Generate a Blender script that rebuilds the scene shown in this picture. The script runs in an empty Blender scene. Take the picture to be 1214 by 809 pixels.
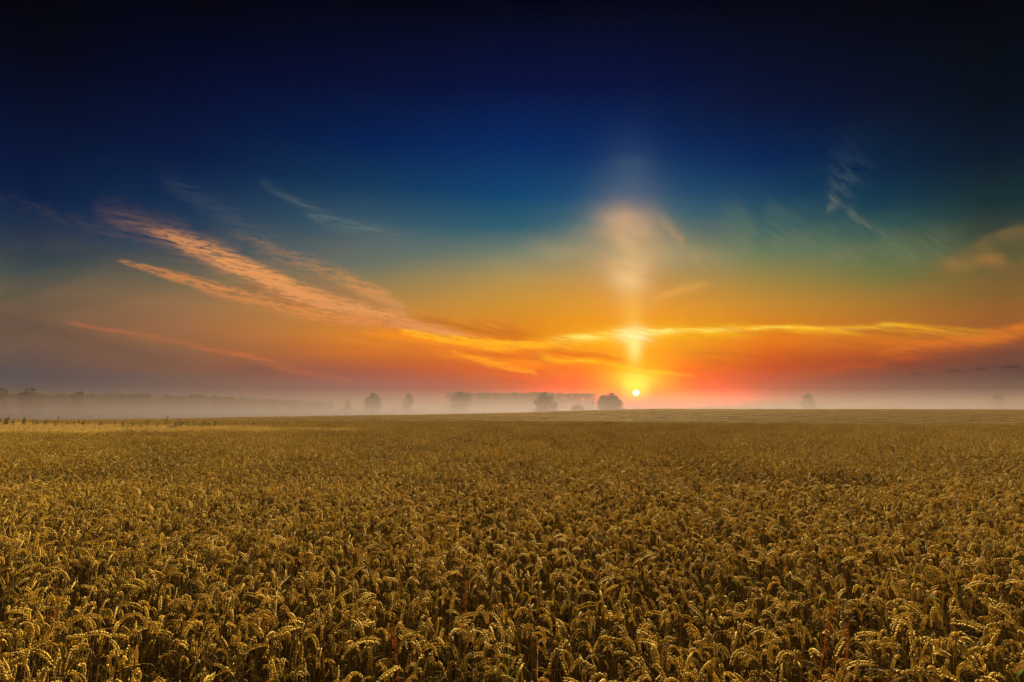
# Sunrise over a ripe wheat field: mist in the hollow beyond, far trees, a low sun under cirrus.
import bpy, math, random
import numpy as np
from mathutils import Vector, Matrix, noise as mnoise

random.seed(7)
SC = bpy.context.scene
COL = SC.collection
R = math.radians
F = 700.0                 # focal length of the view in its own 1214-wide units
PITCH = R(7.0)
EYE = 1.63
SUN_AZ, SUN_EL = R(11.9), R(22.0)

# ------------------------------------------------------------------ helpers
def lin(c):
    return tuple(((v/255.0)/12.92 if v/255.0 <= 0.04045 else ((v/255.0+0.055)/1.055)**2.4) for v in c)

def ray(px, py):
    """World direction (x, y, z) seen at a place of the picture, y normalised to 1."""
    xc, zc = px-607.0, 404.5-py
    y = F*math.cos(PITCH)-zc*math.sin(PITCH)
    z = F*math.sin(PITCH)+zc*math.cos(PITCH)
    return xc/y, 1.0, z/y

def tag(o, label=None, cat=None, group=None, kind=None):
    if label: o['label'] = label
    if cat: o['category'] = cat
    if group: o['group'] = group
    if kind: o['kind'] = kind
    return o

def mesh_from(name, verts, faces, mats, midx=None, tint=None, smooth=False):
    me = bpy.data.meshes.new(name)
    me.from_pydata([tuple(v) for v in verts], [], faces)
    for m in mats: me.materials.append(m)
    if midx is not None: me.polygons.foreach_set('material_index', np.asarray(midx, dtype=np.int32))
    if tint is not None:
        a = me.attributes.new('tint', 'FLOAT', 'POINT'); a.data.foreach_set('value', np.asarray(tint, dtype=np.float32))
    if smooth: me.polygons.foreach_set('use_smooth', np.ones(len(me.polygons), dtype=bool))
    me.update()
    return me

def obj(name, me, parent=None, loc=(0, 0, 0), link=True):
    o = bpy.data.objects.new(name, me)
    o.location = loc
    if link: COL.objects.link(o)
    if parent: o.parent = parent
    return o

def empty(name, loc, rz=0.0):
    o = bpy.data.objects.new(name, None); o.empty_display_size = 0.1
    o.location = loc; o.rotation_euler = (0, 0, rz); COL.objects.link(o)
    return o

class MB:
    """Collects geometry, with one tint and one material slot per piece."""
    def __init__(s): s.v, s.f, s.m, s.t = [], [], [], []
    def add(s, vs, fs, mi=0, tint=0.5):
        b = len(s.v); s.v.extend(vs); s.t.extend([tint]*len(vs))
        s.f.extend([tuple(b+i for i in f) for f in fs]); s.m.extend([mi]*len(fs))
    def merge(s, o, mat=None, mi_map=None, tint=None):
        b = len(s.v)
        if mat is None: s.v.extend(o.v)
        else:
            a = np.asarray(o.v) @ mat[:3, :3].T + mat[:3, 3]; s.v.extend(map(tuple, a))
        s.t.extend(o.t if tint is None else [tint]*len(o.v))
        s.f.extend([tuple(b+i for i in f) for f in o.f]); s.m.extend([mi_map]*len(o.f) if mi_map is not None else o.m)
    def mesh(s, name, mats, smooth=False): return mesh_from(name, s.v, s.f, mats, s.m, s.t, smooth)

def tube(mb, pts, radii, n=5, mi=0, tint=0.5, cap=True):
    pts = [Vector(p) for p in pts]; vs, fs = [], []
    up = Vector((0.31, 0.17, 0.93)).normalized()
    for i, p in enumerate(pts):
        t = (pts[min(i+1, len(pts)-1)]-pts[max(i-1, 0)]).normalized()
        a = t.cross(up)
        if a.length < 1e-3: a = t.cross(Vector((1, 0, 0)))
        a.normalize(); b = t.cross(a)
        for k in range(n):
            w = 2*math.pi*k/n
            vs.append(tuple(p+(a*math.cos(w)+b*math.sin(w))*radii[i]))
    for i in range(len(pts)-1):
        for k in range(n):
            fs.append((i*n+k, i*n+(k+1) % n, (i+1)*n+(k+1) % n, (i+1)*n+k))
    if cap: fs.append(tuple(range(len(vs)-n, len(vs))))
    mb.add(vs, fs, mi, tint)

def strip(mb, pts, widths, side, mi=0, tint=0.5, fold=0.25):
    """A thin leaf blade: a V-folded ribbon along pts."""
    pts = [Vector(p) for p in pts]; vs, fs = [], []
    for i, p in enumerate(pts):
        t = (pts[min(i+1, len(pts)-1)]-pts[max(i-1, 0)]).normalized()
        s = (side[i]-t*side[i].dot(t)).normalized(); nrm = t.cross(s)
        w = widths[i]
        vs += [tuple(p-s*w+nrm*w*fold), tuple(p), tuple(p+s*w+nrm*w*fold)]
    for i in range(len(pts)-1):
        a = i*3
        fs += [(a, a+1, a+4, a+3), (a+1, a+2, a+5, a+4)]
    mb.add(vs, fs, mi, tint)

# ------------------------------------------------------------------ node helpers
class NT:
    def __init__(s, tree): s.t = tree; s.n = tree.nodes; s.l = tree.links
    def new(s, typ, **kw):
        n = s.n.new(typ)
        for k, v in kw.items(): setattr(n, k, v)
        return n
    def put(s, sock, v):
        if hasattr(v, 'is_output') or isinstance(v, bpy.types.NodeSocket): s.l.new(v, sock)
        else: sock.default_value = v
    def m(s, op, a, b=None, c=None, clamp=False):
        n = s.new('ShaderNodeMath', operation=op); n.use_clamp = clamp
        s.put(n.inputs[0], a)
        if b is not None: s.put(n.inputs[1], b)
        if c is not None: s.put(n.inputs[2], c)
        return n.outputs[0]
    def step(s, x, a, b, lo=0.0, hi=1.0, typ='SMOOTHSTEP'):
        n = s.new('ShaderNodeMapRange', interpolation_type=typ); n.clamp = True
        s.put(n.inputs[0], x); s.put(n.inputs[1], a); s.put(n.inputs[2], b); s.put(n.inputs[3], lo); s.put(n.inputs[4], hi)
        return n.outputs[0]
    def mix(s, f, a, b, typ='MIX'):
        n = s.new('ShaderNodeMix', data_type='RGBA', blend_type=typ); n.clamp_factor = True
        s.put(n.inputs[0], f)
        for i, v in ((6, a), (7, b)):
            s.put(n.inputs[i], v if not isinstance(v, tuple) else (v+(1.0,) if len(v) == 3 else v))
        return n.outputs[2]
    def xyz(s, x, y, z=0.0):
        n = s.new('ShaderNodeCombineXYZ')
        s.put(n.inputs[0], x); s.put(n.inputs[1], y); s.put(n.inputs[2], z)
        return n.outputs[0]
    def noise(s, vec, scale, detail=3.0, rough=0.5, dist=0.0):
        n = s.new('ShaderNodeTexNoise'); s.put(n.inputs['Vector'], vec)
        n.inputs['Scale'].default_value = scale; n.inputs['Detail'].default_value = detail
        n.inputs['Roughness'].default_value = rough; n.inputs['Distortion'].default_value = dist
        return n.outputs[0]
    def ramp(s, f, stops, interp='LINEAR'):
        n = s.new('ShaderNodeValToRGB'); cr = n.color_ramp; cr.interpolation = interp
        stops = sorted(stops, key=lambda q: q[0])
        while len(cr.elements) < len(stops): cr.elements.new(0.5)
        for e, (p, c) in zip(cr.elements, stops):
            e.position = min(1, max(0, p)); e.color = tuple(c)+(1.0,)
        s.put(n.inputs[0], f)
        return n.outputs[0]
    def curve(s, x, pts):
        n = s.new('ShaderNodeFloatCurve'); cm = n.mapping; cm.use_clip = False
        c = cm.curves[0]
        pts = sorted(pts)
        while len(c.points) < len(pts): c.points.new(0.5, 0.5)
        for p, (a, b) in zip(c.points, pts):
            p.location = (a, b); p.handle_type = 'AUTO_CLAMPED'
        cm.update()
        s.put(n.inputs['Value'], x)
        return n.outputs[0]

def new_mat(name):
    m = bpy.data.materials.new(name); m.use_nodes = True
    t = NT(m.node_tree); t.n.clear()
    return m, t

def plant_material(name, stops, translucent=0.25, rough=0.6, spec=0.3, vary=0.25, sheen=0.0):
    """Straw-like material: tint attribute picks the colour, each copy varies a little."""
    m, t = new_mat(name)
    att = t.new('ShaderNodeAttribute', attribute_name='tint')
    oi = t.new('ShaderNodeObjectInfo')
    tc = t.new('ShaderNodeTexCoord')
    nz = t.noise(tc.outputs['Object'], 38.0, 2.0)
    f = t.m('ADD', att.outputs['Fac'], t.m('MULTIPLY', t.m('SUBTRACT', oi.outputs['Random'], 0.5), vary))
    f = t.m('ADD', f, t.m('MULTIPLY', t.m('SUBTRACT', nz, 0.5), 0.5), clamp=True)
    col = t.ramp(f, stops)
    p = t.new('ShaderNodeBsdfPrincipled')
    t.l.new(col, p.inputs['Base Color']); p.inputs['Roughness'].default_value = rough
    p.inputs['Specular IOR Level'].default_value = spec
    p.inputs['Sheen Weight'].default_value = sheen; p.inputs['Sheen Roughness'].default_value = 0.45
    p.inputs['Sheen Tint'].default_value = (1.0, 0.70, 0.26, 1)
    tr = t.new('ShaderNodeBsdfTranslucent'); t.l.new(col, tr.inputs['Color'])
    mx = t.new('ShaderNodeMixShader'); mx.inputs[0].default_value = translucent
    t.l.new(p.outputs[0], mx.inputs[1]); t.l.new(tr.outputs[0], mx.inputs[2])
    out = t.new('ShaderNodeOutputMaterial'); t.l.new(mx.outputs[0], out.inputs['Surface'])
    return m

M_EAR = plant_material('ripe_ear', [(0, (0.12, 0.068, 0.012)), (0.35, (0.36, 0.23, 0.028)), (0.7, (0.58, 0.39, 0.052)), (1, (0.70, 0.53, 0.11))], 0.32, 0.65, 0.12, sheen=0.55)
M_STEM = plant_material('straw_stem', [(0, (0.07, 0.036, 0.008)), (0.5, (0.15, 0.09, 0.018)), (0.85, (0.24, 0.17, 0.034)), (1, (0.17, 0.18, 0.035))], 0.15, 0.6, 0.2)  # straw coloured darker than its own tone, as shade in gaps between stalks
M_LEAF = plant_material('dry_leaf', [(0, (0.04, 0.02, 0.007)), (0.5, (0.10, 0.056, 0.016)), (0.8, (0.18, 0.12, 0.032)), (1, (0.10, 0.12, 0.03))], 0.35, 0.8, 0.03)  # dead leaves, darkened too so the gaps in the crop look shaded
M_RUST = plant_material('rusty_stalk', [(0, (0.28, 0.11, 0.02)), (0.6, (0.46, 0.18, 0.03)), (1, (0.55, 0.27, 0.06))], 0.2, 0.6, 0.3)
M_GREEN = plant_material('green_blade', [(0, (0.05, 0.09, 0.02)), (0.6, (0.10, 0.19, 0.04)), (1, (0.18, 0.28, 0.07))], 0.35, 0.5, 0.3)
M_PALE = plant_material('pale_blade', [(0, (0.34, 0.26, 0.14)), (1, (0.55, 0.44, 0.27))], 0.3, 0.55, 0.3)
M_GRASS = plant_material('meadow_straw', [(0, (0.22, 0.15, 0.045)), (0.5, (0.44, 0.30, 0.09)), (1, (0.56, 0.42, 0.14))], 0.4, 0.6, 0.2)
M_WEED = plant_material('weed_dark', [(0, (0.055, 0.05, 0.028)), (0.6, (0.11, 0.095, 0.05)), (1, (0.18, 0.15, 0.08))], 0.2, 0.7, 0.2)
M_TLEAF = plant_material('tree_leaf', [(0, (0.02, 0.028, 0.014)), (0.5, (0.04, 0.055, 0.024)), (1, (0.07, 0.085, 0.035))], 0.25, 0.7, 0.2)
M_BARK = plant_material('bark', [(0, (0.05, 0.035, 0.025)), (1, (0.10, 0.075, 0.055))], 0.0, 0.9, 0.1)

# ------------------------------------------------------------------ terrain
def sstep(a, b, x):
    t = min(1, max(0, (x-a)/(b-a))); return t*t*(3-2*t)

def ground(x, y):
    near = 0.05*mnoise.noise(Vector((x*0.11, y*0.09, 3.1)))*sstep(4, 14, y)
    d = math.hypot(x, y)
    az = x/max(y, 1.0)
    edge = 60-0.6*max(x, 0)                       # the brow where the near field ends
    drop = sstep(edge-2, edge+30, y)
    ridge_h = 1.08+1.15*sstep(-0.1, 0.35, az)-1.6*sstep(0.0, -0.7, az)-0.25*sstep(0.45, 0.9, az)
    ridge = sstep(80, 155, y)*(ridge_h+1.6)
    back = sstep(165, 235, y)*-2.6
    z = near-1.6*drop+ridge+back
    z += 0.25*mnoise.noise(Vector((x*0.02, y*0.02, 9.0)))*sstep(60, 120, y)
    return z

def build_ground():
    ys = list(np.concatenate([np.arange(-60, -4, 8), np.arange(-4, 60, 1.5), np.arange(60, 260, 4.0), np.arange(260, 700, 20), np.arange(700, 5200, 300)]))
    us = np.linspace(-1, 1, 121)
    vs, fs = [], []
    for y in ys:
        half = 70+max(0, y)*1.25
        for u in us:
            x = u*half
            vs.append((x, y, ground(x, y)))
    n = len(us)
    for i in range(len(ys)-1):
        for j in range(n-1):
            a = i*n+j; fs.append((a, a+1, a+n+1, a+n))
    m, t = new_mat('field_soil')
    geo = t.new('ShaderNodeNewGeometry')
    pos = geo.outputs['Position']
    sp = t.new('ShaderNodeSeparateXYZ'); t.l.new(pos, sp.inputs[0])
    a = t.noise(pos, 9.0, 6.0, 0.65); b = t.noise(pos, 0.12, 3.0)
    soil = t.ramp(a, [(0.25, (0.02, 0.013, 0.007)), (0.75, (0.055, 0.036, 0.02))])
    stretch = t.xyz(t.m('MULTIPLY', sp.outputs[0], 0.25), sp.outputs[1], 0.0)
    crop = t.ramp(t.m('ADD', t.m('MULTIPLY', t.noise(pos, 2.2, 6.0, 0.7), 0.6), t.m('MULTIPLY', t.noise(stretch, 0.18, 3.0), 0.4)),
                  [(0.3, (0.06, 0.030, 0.017)), (0.7, (0.12, 0.062, 0.030))])
    far = t.step(sp.outputs[1], 58.0, 80.0)
    col = t.mix(far, soil, crop)
    p = t.new('ShaderNodeBsdfPrincipled'); t.l.new(col, p.inputs['Base Color'])
    p.inputs['Roughness'].default_value = 0.95; p.inputs['Specular IOR Level'].default_value = 0.1
    bp = t.new('ShaderNodeBump'); bp.inputs['Strength'].default_value = 0.7; bp.inputs['Distance'].default_value = 0.12
    t.l.new(a, bp.inputs['Height']); t.l.new(bp.outputs[0], p.inputs['Normal'])
    out = t.new('ShaderNodeOutputMaterial'); t.l.new(p.outputs[0], out.inputs['Surface'])
    o = obj('ground', mesh_from('ground', vs, fs, [m], smooth=True))
    tag(o, 'dark bare soil of the field, rising to a far stubble rise', kind='structure')

build_ground()

# ------------------------------------------------------------------ wheat plant
def wheat_parts(rng, nring=6, style=None, height=None):
    """Stem, ear and leaves as three MBs; the stem foot is at the origin, the ear nods towards +X."""
    H = height or rng.gauss(0.785, 0.04)
    r = rng.random()
    if style is None: style = 'nod' if r < 0.74 else ('half' if r < 0.9 else 'up')
    Ln, Le = rng.uniform(0.036, 0.07), rng.uniform(0.062, 0.092)
    th0 = rng.uniform(-0.04, 0.10)
    if style == 'nod': th1 = rng.uniform(0.35, 1.35); th2 = rng.uniform(2.6, 3.12)
    elif style == 'half': th1 = rng.uniform(0.55, 1.1); th2 = th1+rng.uniform(0.6, 1.1)
    else: th1 = rng.uniform(0.05, 0.3); th2 = th1+rng.uniform(0.1, 0.45)
    wob = rng.uniform(-0.25, 0.25)
    ds = 0.004
    # integrate neck and ear from (0, 0)
    pts, tang = [(0.0, 0.0)], [th0]
    n1, n2 = int(Ln/ds), int(Le/ds)
    for i in range(n1+n2):
        if i < n1: u = i/n1; th = th0+(th1-th0)*(u*u*(3-2*u))
        else: u = (i-n1)/n2; th = th1+(th2-th1)*(1-(1-u)**(2.3 if style == 'nod' else 1.5))
        x, z = pts[-1]; pts.append((x+ds*math.sin(th), z+ds*math.cos(th))); tang.append(th)
    zmax = max(p[1] for p in pts)
    zb = H-zmax
    lean = math.tan(th0*0.6)
    xb = lean*zb
    P = [Vector((xb+p[0], wob*p[0]*0.8, zb+p[1])) for p in pts]
    stem, ear, leaves = MB(), MB(), []
    ts = rng.uniform(0.25, 0.75)
    sp = [Vector((0, 0, -0.02)), Vector((xb*0.2, 0, zb*0.35)), Vector((xb*0.55, 0, zb*0.7)), P[0]]
    idx = [int(n1*q) for q in (0.25, 0.45, 0.62, 0.78, 0.9, 1.0)]
    sp += [P[i] for i in idx]
    rad = [0.0019, 0.0018, 0.0016, 0.0013]+[0.0012, 0.00115, 0.0011, 0.0011, 0.0011, 0.0011]
    tube(stem, sp, rad, 4, 0, ts)
    for zk in (0.3, 0.62):                          # joints of the straw
        c = Vector((xb*zk*zk, 0, zb*zk))
        tube(stem, [c-Vector((0, 0, 0.004)), c, c+Vector((0, 0, 0.004))], [0.0018, 0.0027, 0.0018], 4, 0, max(0, ts-0.25))
    # ear: two ranks of spikelets on a zigzag axis
    phi = rng.uniform(0, math.pi)
    nsp = int(Le/0.0046)
    te = rng.uniform(0.2, 0.8)
    for k in range(nsp):
        s = (k+0.5)/nsp
        i = n1+min(n2-1, int(s*n2))
        c = P[i]; T = (P[min(i+1, len(P)-1)]-P[i-1]).normalized()
        Bn = Vector((0, 1, 0))-T*T.y; Bn.normalize(); N = T.cross(Bn)
        sd = (Bn*math.cos(phi)+N*math.sin(phi))*(1 if k % 2 else -1)
        cr = T.cross(sd)
        size = (0.62+0.55*math.sin(math.pi*(0.12+0.80*s)))*rng.uniform(0.9, 1.08)
        a = rng.uniform(0.32, 0.46)
        ax = (T*math.cos(a)+sd*math.sin(a)).normalized(); ou = (sd*math.cos(a)-T*math.sin(a)).normalized()
        base = c+sd*0.0012
        Ls, W, D = 0.0104*size, 0.0042*size, 0.0026*size
        vs = [tuple(base)]
        for (q, w) in ((0.34, 1.0), (0.72, 0.72)):
            cc = base+ax*Ls*q+ou*(0.0012 if q < 0.5 else 0.0016)*size
            for j in range(nring):
                w_ = 2*math.pi*j/nring
                vs.append(tuple(cc+cr*math.cos(w_)*W*w+ou*math.sin(w_)*D*w))
        vs.append(tuple(base+ax*(Ls+rng.uniform(0.001, 0.005))+cr*rng.uniform(-.002, .002)))
        fs = []
        L = len(vs)-1
        for j in range(nring):
            j2 = (j+1) % nring
            fs += [(0, 1+j2, 1+j), (1+j, 1+j2, 1+nring+j2, 1+nring+j), (1+nring+j, 1+nring+j2, L)]
        tv = te+rng.uniform(-0.12, 0.12)
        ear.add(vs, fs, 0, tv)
        ear.t[-len(vs):] = [min(1, max(0, tv+q)) for q in [-.45]+[-.08]*nring+[.12]*nring+[.35]]  # bases darkened as painted shade between spikelets; glume tips naturally paler
    # leaves: dry, hanging, twisted
    for q in range(rng.choice((1, 1, 2))):
        z0 = zb*rng.uniform(0.45, 0.92); az = rng.uniform(0, 2*math.pi)
        d = Vector((math.cos(az), math.sin(az), 0)); s0 = Vector((-d.y, d.x, 0))
        Ll = rng.uniform(0.12, 0.26); th = rng.uniform(0.2, 0.7); tw = rng.uniform(-2.2, 2.2)
        kink = rng.uniform(0.8, 2.3)
        p = Vector((xb*0.6, 0, z0)); lp, ws, sides = [p.copy()], [0.002], [s0]
        ns = 7
        for i in range(1, ns+1):
            u = i/ns
            thn = th+kink*sstep(0.1, 0.7, u)
            p = p+(d*math.sin(thn)+Vector((0, 0, math.cos(thn))))*(Ll/ns)
            lp.append(p.copy()); ws.append(0.0045*math.sin(math.pi*min(1, 0.15+0.85*(1-u)*0.9+0.1))*(1-u**3)+0.0004)
            sides.append((s0*math.cos(tw*u)+Vector((0, 0, 1)).cross(s0).normalized()*math.sin(tw*u)+Vector((0, 0, 0.4*math.sin(tw*u)))).normalized())
        leaf = MB(); strip(leaf, lp, ws, sides, 0, rng.choice((0.1, 0.3, 0.45, 0.6, 0.7, 0.8))); leaves.append(leaf)
    return stem, ear, leaves

PM = [M_STEM, M_EAR, M_LEAF]
def whole(parts):
    mb = MB()
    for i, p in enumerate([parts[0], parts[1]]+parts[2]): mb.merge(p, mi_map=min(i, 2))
    return mb

rng = random.Random(11)
singles = [wheat_parts(rng, 6) for _ in range(20)]

def xf(x, y, z, rz, sx, tilt=(0, 0)):
    m = Matrix.Translation((x, y, z)) @ Matrix.Rotation(tilt[0], 4, 'X') @ Matrix.Rotation(tilt[1], 4, 'Y') @ Matrix.Rotation(rz, 4, 'Z') @ Matrix.Diagonal((sx, sx, sx, 1))
    return np.array(m)

def lib(name):
    return bpy.data.collections.new(name)           # holds the sources of the field's growth

single_lib = lib('wheat_singles')
for i, p in enumerate(singles):
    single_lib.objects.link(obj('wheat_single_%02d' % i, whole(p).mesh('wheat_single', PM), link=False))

def field_height(x, y):
    v = Vector((x*0.45, y*0.35, 1.7)); w = Vector((x*1.6, y*1.6, 5.0))
    return 1.0+0.06*mnoise.noise(v)+0.06*mnoise.noise(w)

def make_patch(name, size, density, seed, source, src_mats, hvar=0.06):
    rg = random.Random(seed); mb = MB()
    n = int(round(math.sqrt(density)*size)); st = size/n
    arrs = [(np.asarray(s.v), s) for s in source]
    V, Fc, Mi, T = [], [], [], []; base = 0
    for i in range(n):
        for j in range(n):
            a, s = rg.choice(arrs)
            x = -size/2+(i+rg.random())*st; y = -size/2+(j+rg.random())*st
            m = xf(x, y, 0, rg.uniform(0, 2*math.pi), rg.gauss(1.0, hvar), (rg.gauss(0, .05), rg.gauss(0, .05)))
            V.append(a @ m[:3, :3].T+m[:3, 3])
            Fc.extend([tuple(base+q for q in f) for f in s.f]); Mi.extend(s.m)
            dt = rg.uniform(-0.18, 0.18)
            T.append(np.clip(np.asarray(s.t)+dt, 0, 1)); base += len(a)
    return obj(name, mesh_from(name, np.concatenate(V), Fc, src_mats, Mi, np.concatenate(T)), link=False)

rng2 = random.Random(5)
coarse = [whole(wheat_parts(rng2, 4)) for _ in range(24)]
patch_lib = lib('wheat_patches')
for i in range(6):
    patch_lib.objects.link(make_patch('wheat_patch_%02d' % i, 1.0, 350, 100+i, coarse, PM))

def scatter(name, pts, library, kind='stuff', label=None, cat=None):
    """pts: (x, y, z, rx, ry, rz, sx, sy, sz, index). ONE object that grows its plants with geometry nodes."""
    me = bpy.data.meshes.new(name)
    P = np.asarray(pts, dtype=np.float32)
    me.vertices.add(len(P)); me.vertices.foreach_set('co', P[:, :3].ravel())
    a = me.attributes.new('rot', 'FLOAT_VECTOR', 'POINT'); a.data.foreach_set('vector', P[:, 3:6].ravel().copy())
    a = me.attributes.new('scl', 'FLOAT_VECTOR', 'POINT'); a.data.foreach_set('vector', P[:, 6:9].ravel().copy())
    a = me.attributes.new('pick', 'INT', 'POINT'); a.data.foreach_set('value', P[:, 9].astype(np.int32))
    o = obj(name, me); tag(o, label, cat, kind=kind)
    g = bpy.data.node_groups.new(name+'_growth', 'GeometryNodeTree')
    g.interface.new_socket('Geometry', in_out='INPUT', socket_type='NodeSocketGeometry')
    g.interface.new_socket('Geometry', in_out='OUTPUT', socket_type='NodeSocketGeometry')
    gi, go = g.nodes.new('NodeGroupInput'), g.nodes.new('NodeGroupOutput')
    ci = g.nodes.new('GeometryNodeCollectionInfo'); ci.inputs['Collection'].default_value = library
    ci.inputs['Separate Children'].default_value = True; ci.inputs['Reset Children'].default_value = True
    ip = g.nodes.new('GeometryNodeInstanceOnPoints'); ip.inputs['Pick Instance'].default_value = True
    def named(n, typ):
        q = g.nodes.new('GeometryNodeInputNamedAttribute'); q.data_type = typ; q.inputs['Name'].default_value = n
        return q.outputs['Attribute']
    L = g.links.new
    L(gi.outputs[0], ip.inputs['Points']); L(ci.outputs[0], ip.inputs['Instance'])
    L(named('pick', 'INT'), ip.inputs['Instance Index'])
    L(named('rot', 'FLOAT_VECTOR'), ip.inputs['Rotation']); L(named('scl', 'FLOAT_VECTOR'), ip.inputs['Scale'])
    L(ip.outputs[0], go.inputs[0])
    md = o.modifiers.new('growth', 'NODES'); md.node_group = g
    return o

# ---- where wheat, meadow grass and the brow are
def in_meadow(x, y):
    if x > -7.7 or y > 68: return False
    lower = 29.6+(x+9.9)*0.36
    upper = 33.5+(-9.9-x)*0.55
    wav = 0.7*mnoise.noise(Vector((x*0.3, y*0.3, 8)))
    return lower+wav < y < upper+1.5*wav

def in_wheat(x, y):
    edge = 60-0.6*max(x, 0)+0.4*mnoise.noise(Vector((x*0.4, 0, 2)))
    return y < edge and not in_meadow(x, y)

NEAR = 7.0
pts_near = []
rg = random.Random(21)
st = 1/math.sqrt(390)
y = 0.5
while y < NEAR:
    x = -(y*0.98+0.9)
    while x < y*0.98+0.9:
        xx, yy = x+rg.uniform(-.5, .5)*st*1.5, y+rg.uniform(-.5, .5)*st*1.5
        thin = mnoise.noise(Vector((xx*2.6, yy*2.6, 4.0)))
        if thin > -0.22 or rg.random() < 0.35:
            sc = field_height(xx, yy)*rg.gauss(1, 0.05)
            pts_near.append([xx, yy, ground(xx, yy), rg.gauss(0, .06), rg.gauss(0, .06), rg.uniform(0, 2*math.pi), sc, sc, sc, rg.randrange(20)])
        x += st
    y += st

def seen(p):
    """Is the top of this stalk inside the view?"""
    x, y, z = p[0], p[1], p[2]+0.76*p[6]-EYE
    zc = -y*math.sin(PITCH)+z*math.cos(PITCH); yc = y*math.cos(PITCH)+z*math.sin(PITCH)
    return yc > 0.2 and abs(x/yc) < 0.86 and zc/yc > -0.573

order = sorted((p for p in pts_near if seen(p)), key=lambda p: math.hypot(p[0], p[1]))
front = order[:300]
fid = set(map(id, front))
field_pts = [p for p in pts_near if id(p) not in fid]

o = scatter('wheat_near_growth', field_pts, single_lib, label='ripe wheat standing dense behind the foremost stalks', cat='wheat')
o.name = 'wheat_crop'

pp = []
yy = NEAR+0.5
while yy < 61:
    w = yy*0.98+2.5
    xx = -w
    while xx < w:
        if in_wheat(xx, yy):
            h = field_height(xx, yy)*(1+0.03*rg.gauss(0, 1))
            pp.append([xx+rg.uniform(-.12, .12), yy+rg.uniform(-.12, .12), ground(xx, yy), rg.gauss(0, .02), rg.gauss(0, .02), rg.randrange(4)*math.pi/2+rg.gauss(0, .08), 1.04, 1.04, h, rg.randrange(6)])
        xx += 1.0
    yy += 1.0
o = scatter('wheat_field', pp, patch_lib, label='golden ripe wheat field stretching back to its brow below the mist', cat='wheat field')

fc = []
yy = 66.0
while yy < 172:
    xx = -yy*1.0-8
    while xx < yy*1.0+8:
        if yy > 62-0.6*max(xx, 0)+6:
            fc.append([xx+rg.uniform(-.4, .4), yy+rg.uniform(-.4, .4), ground(xx, yy)-.25, 0, 0, rg.randrange(4)*math.pi/2, 2.9, 2.9, rg.uniform(.85, 1.05), rg.randrange(6)])
        xx += 2.6
    yy += 2.6
scatter('far_crop', fc, patch_lib, label='hazy brown crop covering the far rise beyond the brow', cat='crop')

# ---- the 300 foremost stalks, each a thing with its parts
smesh = [(s.mesh('stem', [M_STEM]), e.mesh('ear', [M_EAR]), [q.mesh('leaf', [M_LEAF]) for q in l]) for s, e, l in singles]
WL = 'ripe golden wheat stalk with a beaded ear in the foremost rows at the bottom edge'
for p in front:
    t = empty('wheat_stalk', p[:3]); t.rotation_euler = p[3:6]; t.scale = p[6:9]
    tag(t, WL, 'wheat stalk', 'wheat stalks in the foremost rows')
    ms, me_, ml = smesh[p[9]]
    obj('stem', ms, t); obj('ear', me_, t)
    for q in ml: obj('leaf', q, t)

# ---- odd plants among the wheat
def at(px, py, h):
    """Ground place of a plant of height h whose top shows there."""
    a, _, v = ray(px, py)
    d = (h-EYE)/v
    return a*d, d

def dock(px, py, h, label, lean=0.1, mat=M_RUST, name='dock_stalk'):
    h += 0.05
    x, y = at(px, py, h); rg = random.Random(int(px*7+py))
    t = empty(name, (x, y, ground(x, y)), 0)
    tag(t, label, 'weed', None)
    st_, sd = MB(), MB()
    pts = [Vector((lean*h*u-lean*h, 0.02*math.sin(3*u), h*u)) for u in (0, .3, .6, .8, 1.0)]
    tube(st_, pts, [.004, .0035, .003, .0022, .001], 5, 0, 0.4)
    for k in range(70):
        u = rg.uniform(0.72, 1.0); c = Vector((lean*h*u-lean*h, 0, h*u)); a = rg.uniform(0, 6.28)
        r = 0.009*(1.25-u)*2.2+0.002
        c = c+Vector((math.cos(a)*r, math.sin(a)*r, rg.uniform(-.01, .01)))
        s = rg.uniform(.0025, .005)
        vs = [tuple(c+Vector(v)*s) for v in ((1, 0, 0), (0, 1, 0), (-1, 0, 0), (0, -1, 0), (0, 0, 1.3), (0, 0, -1.3))]
        sd.add(vs, [(0, 1, 4), (1, 2, 4), (2, 3, 4), (3, 0, 4), (1, 0, 5), (2, 1, 5), (3, 2, 5), (0, 3, 5)], 0, rg.random())
    obj('stem', st_.mesh('stem', [mat]), t); obj('seed_head', sd.mesh('seed_head', [mat]), t)

def blade(px, py, h, label, mat, L=0.3, kink=1.8, dirx=1, w=0.006, name='grass_blade'):
    h += 0.03
    x, y = at(px, py, h); mb = MB()
    d = Vector((dirx, 0.15, 0)).normalized(); s0 = Vector((-d.y, d.x, 0))
    p = Vector((0, 0, 0)); lp = [p.copy()]; ws = [w*.5]; sides = [s0]
    n1 = 5
    for i in range(n1): p = Vector((0.015*i*dirx*0.3, 0, h*(i+1)/n1)); lp.append(p.copy()); ws.append(w*.7); sides.append((s0+Vector((dirx*.6, -.5, 0))).normalized())
    th = 0.4
    for i in range(8):
        th += kink/8; p = p+(d*math.sin(th)+Vector((0, 0, math.cos(th))))*L/8
        lp.append(p.copy()); ws.append(w*(1-(i/8)**2)+.0004); sides.append((s0+Vector((0, -.3, .5))).normalized())
    top = max(q.z for q in lp); lp = [Vector((q.x, q.y, q.z*h/top)) for q in lp]
    strip(mb, lp, ws, sides, 0, 0.7)
    o = obj(name, mb.mesh(name, [mat]), loc=(x, y, ground(x, y)))
    tag(o, label, 'grass blade')

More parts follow.
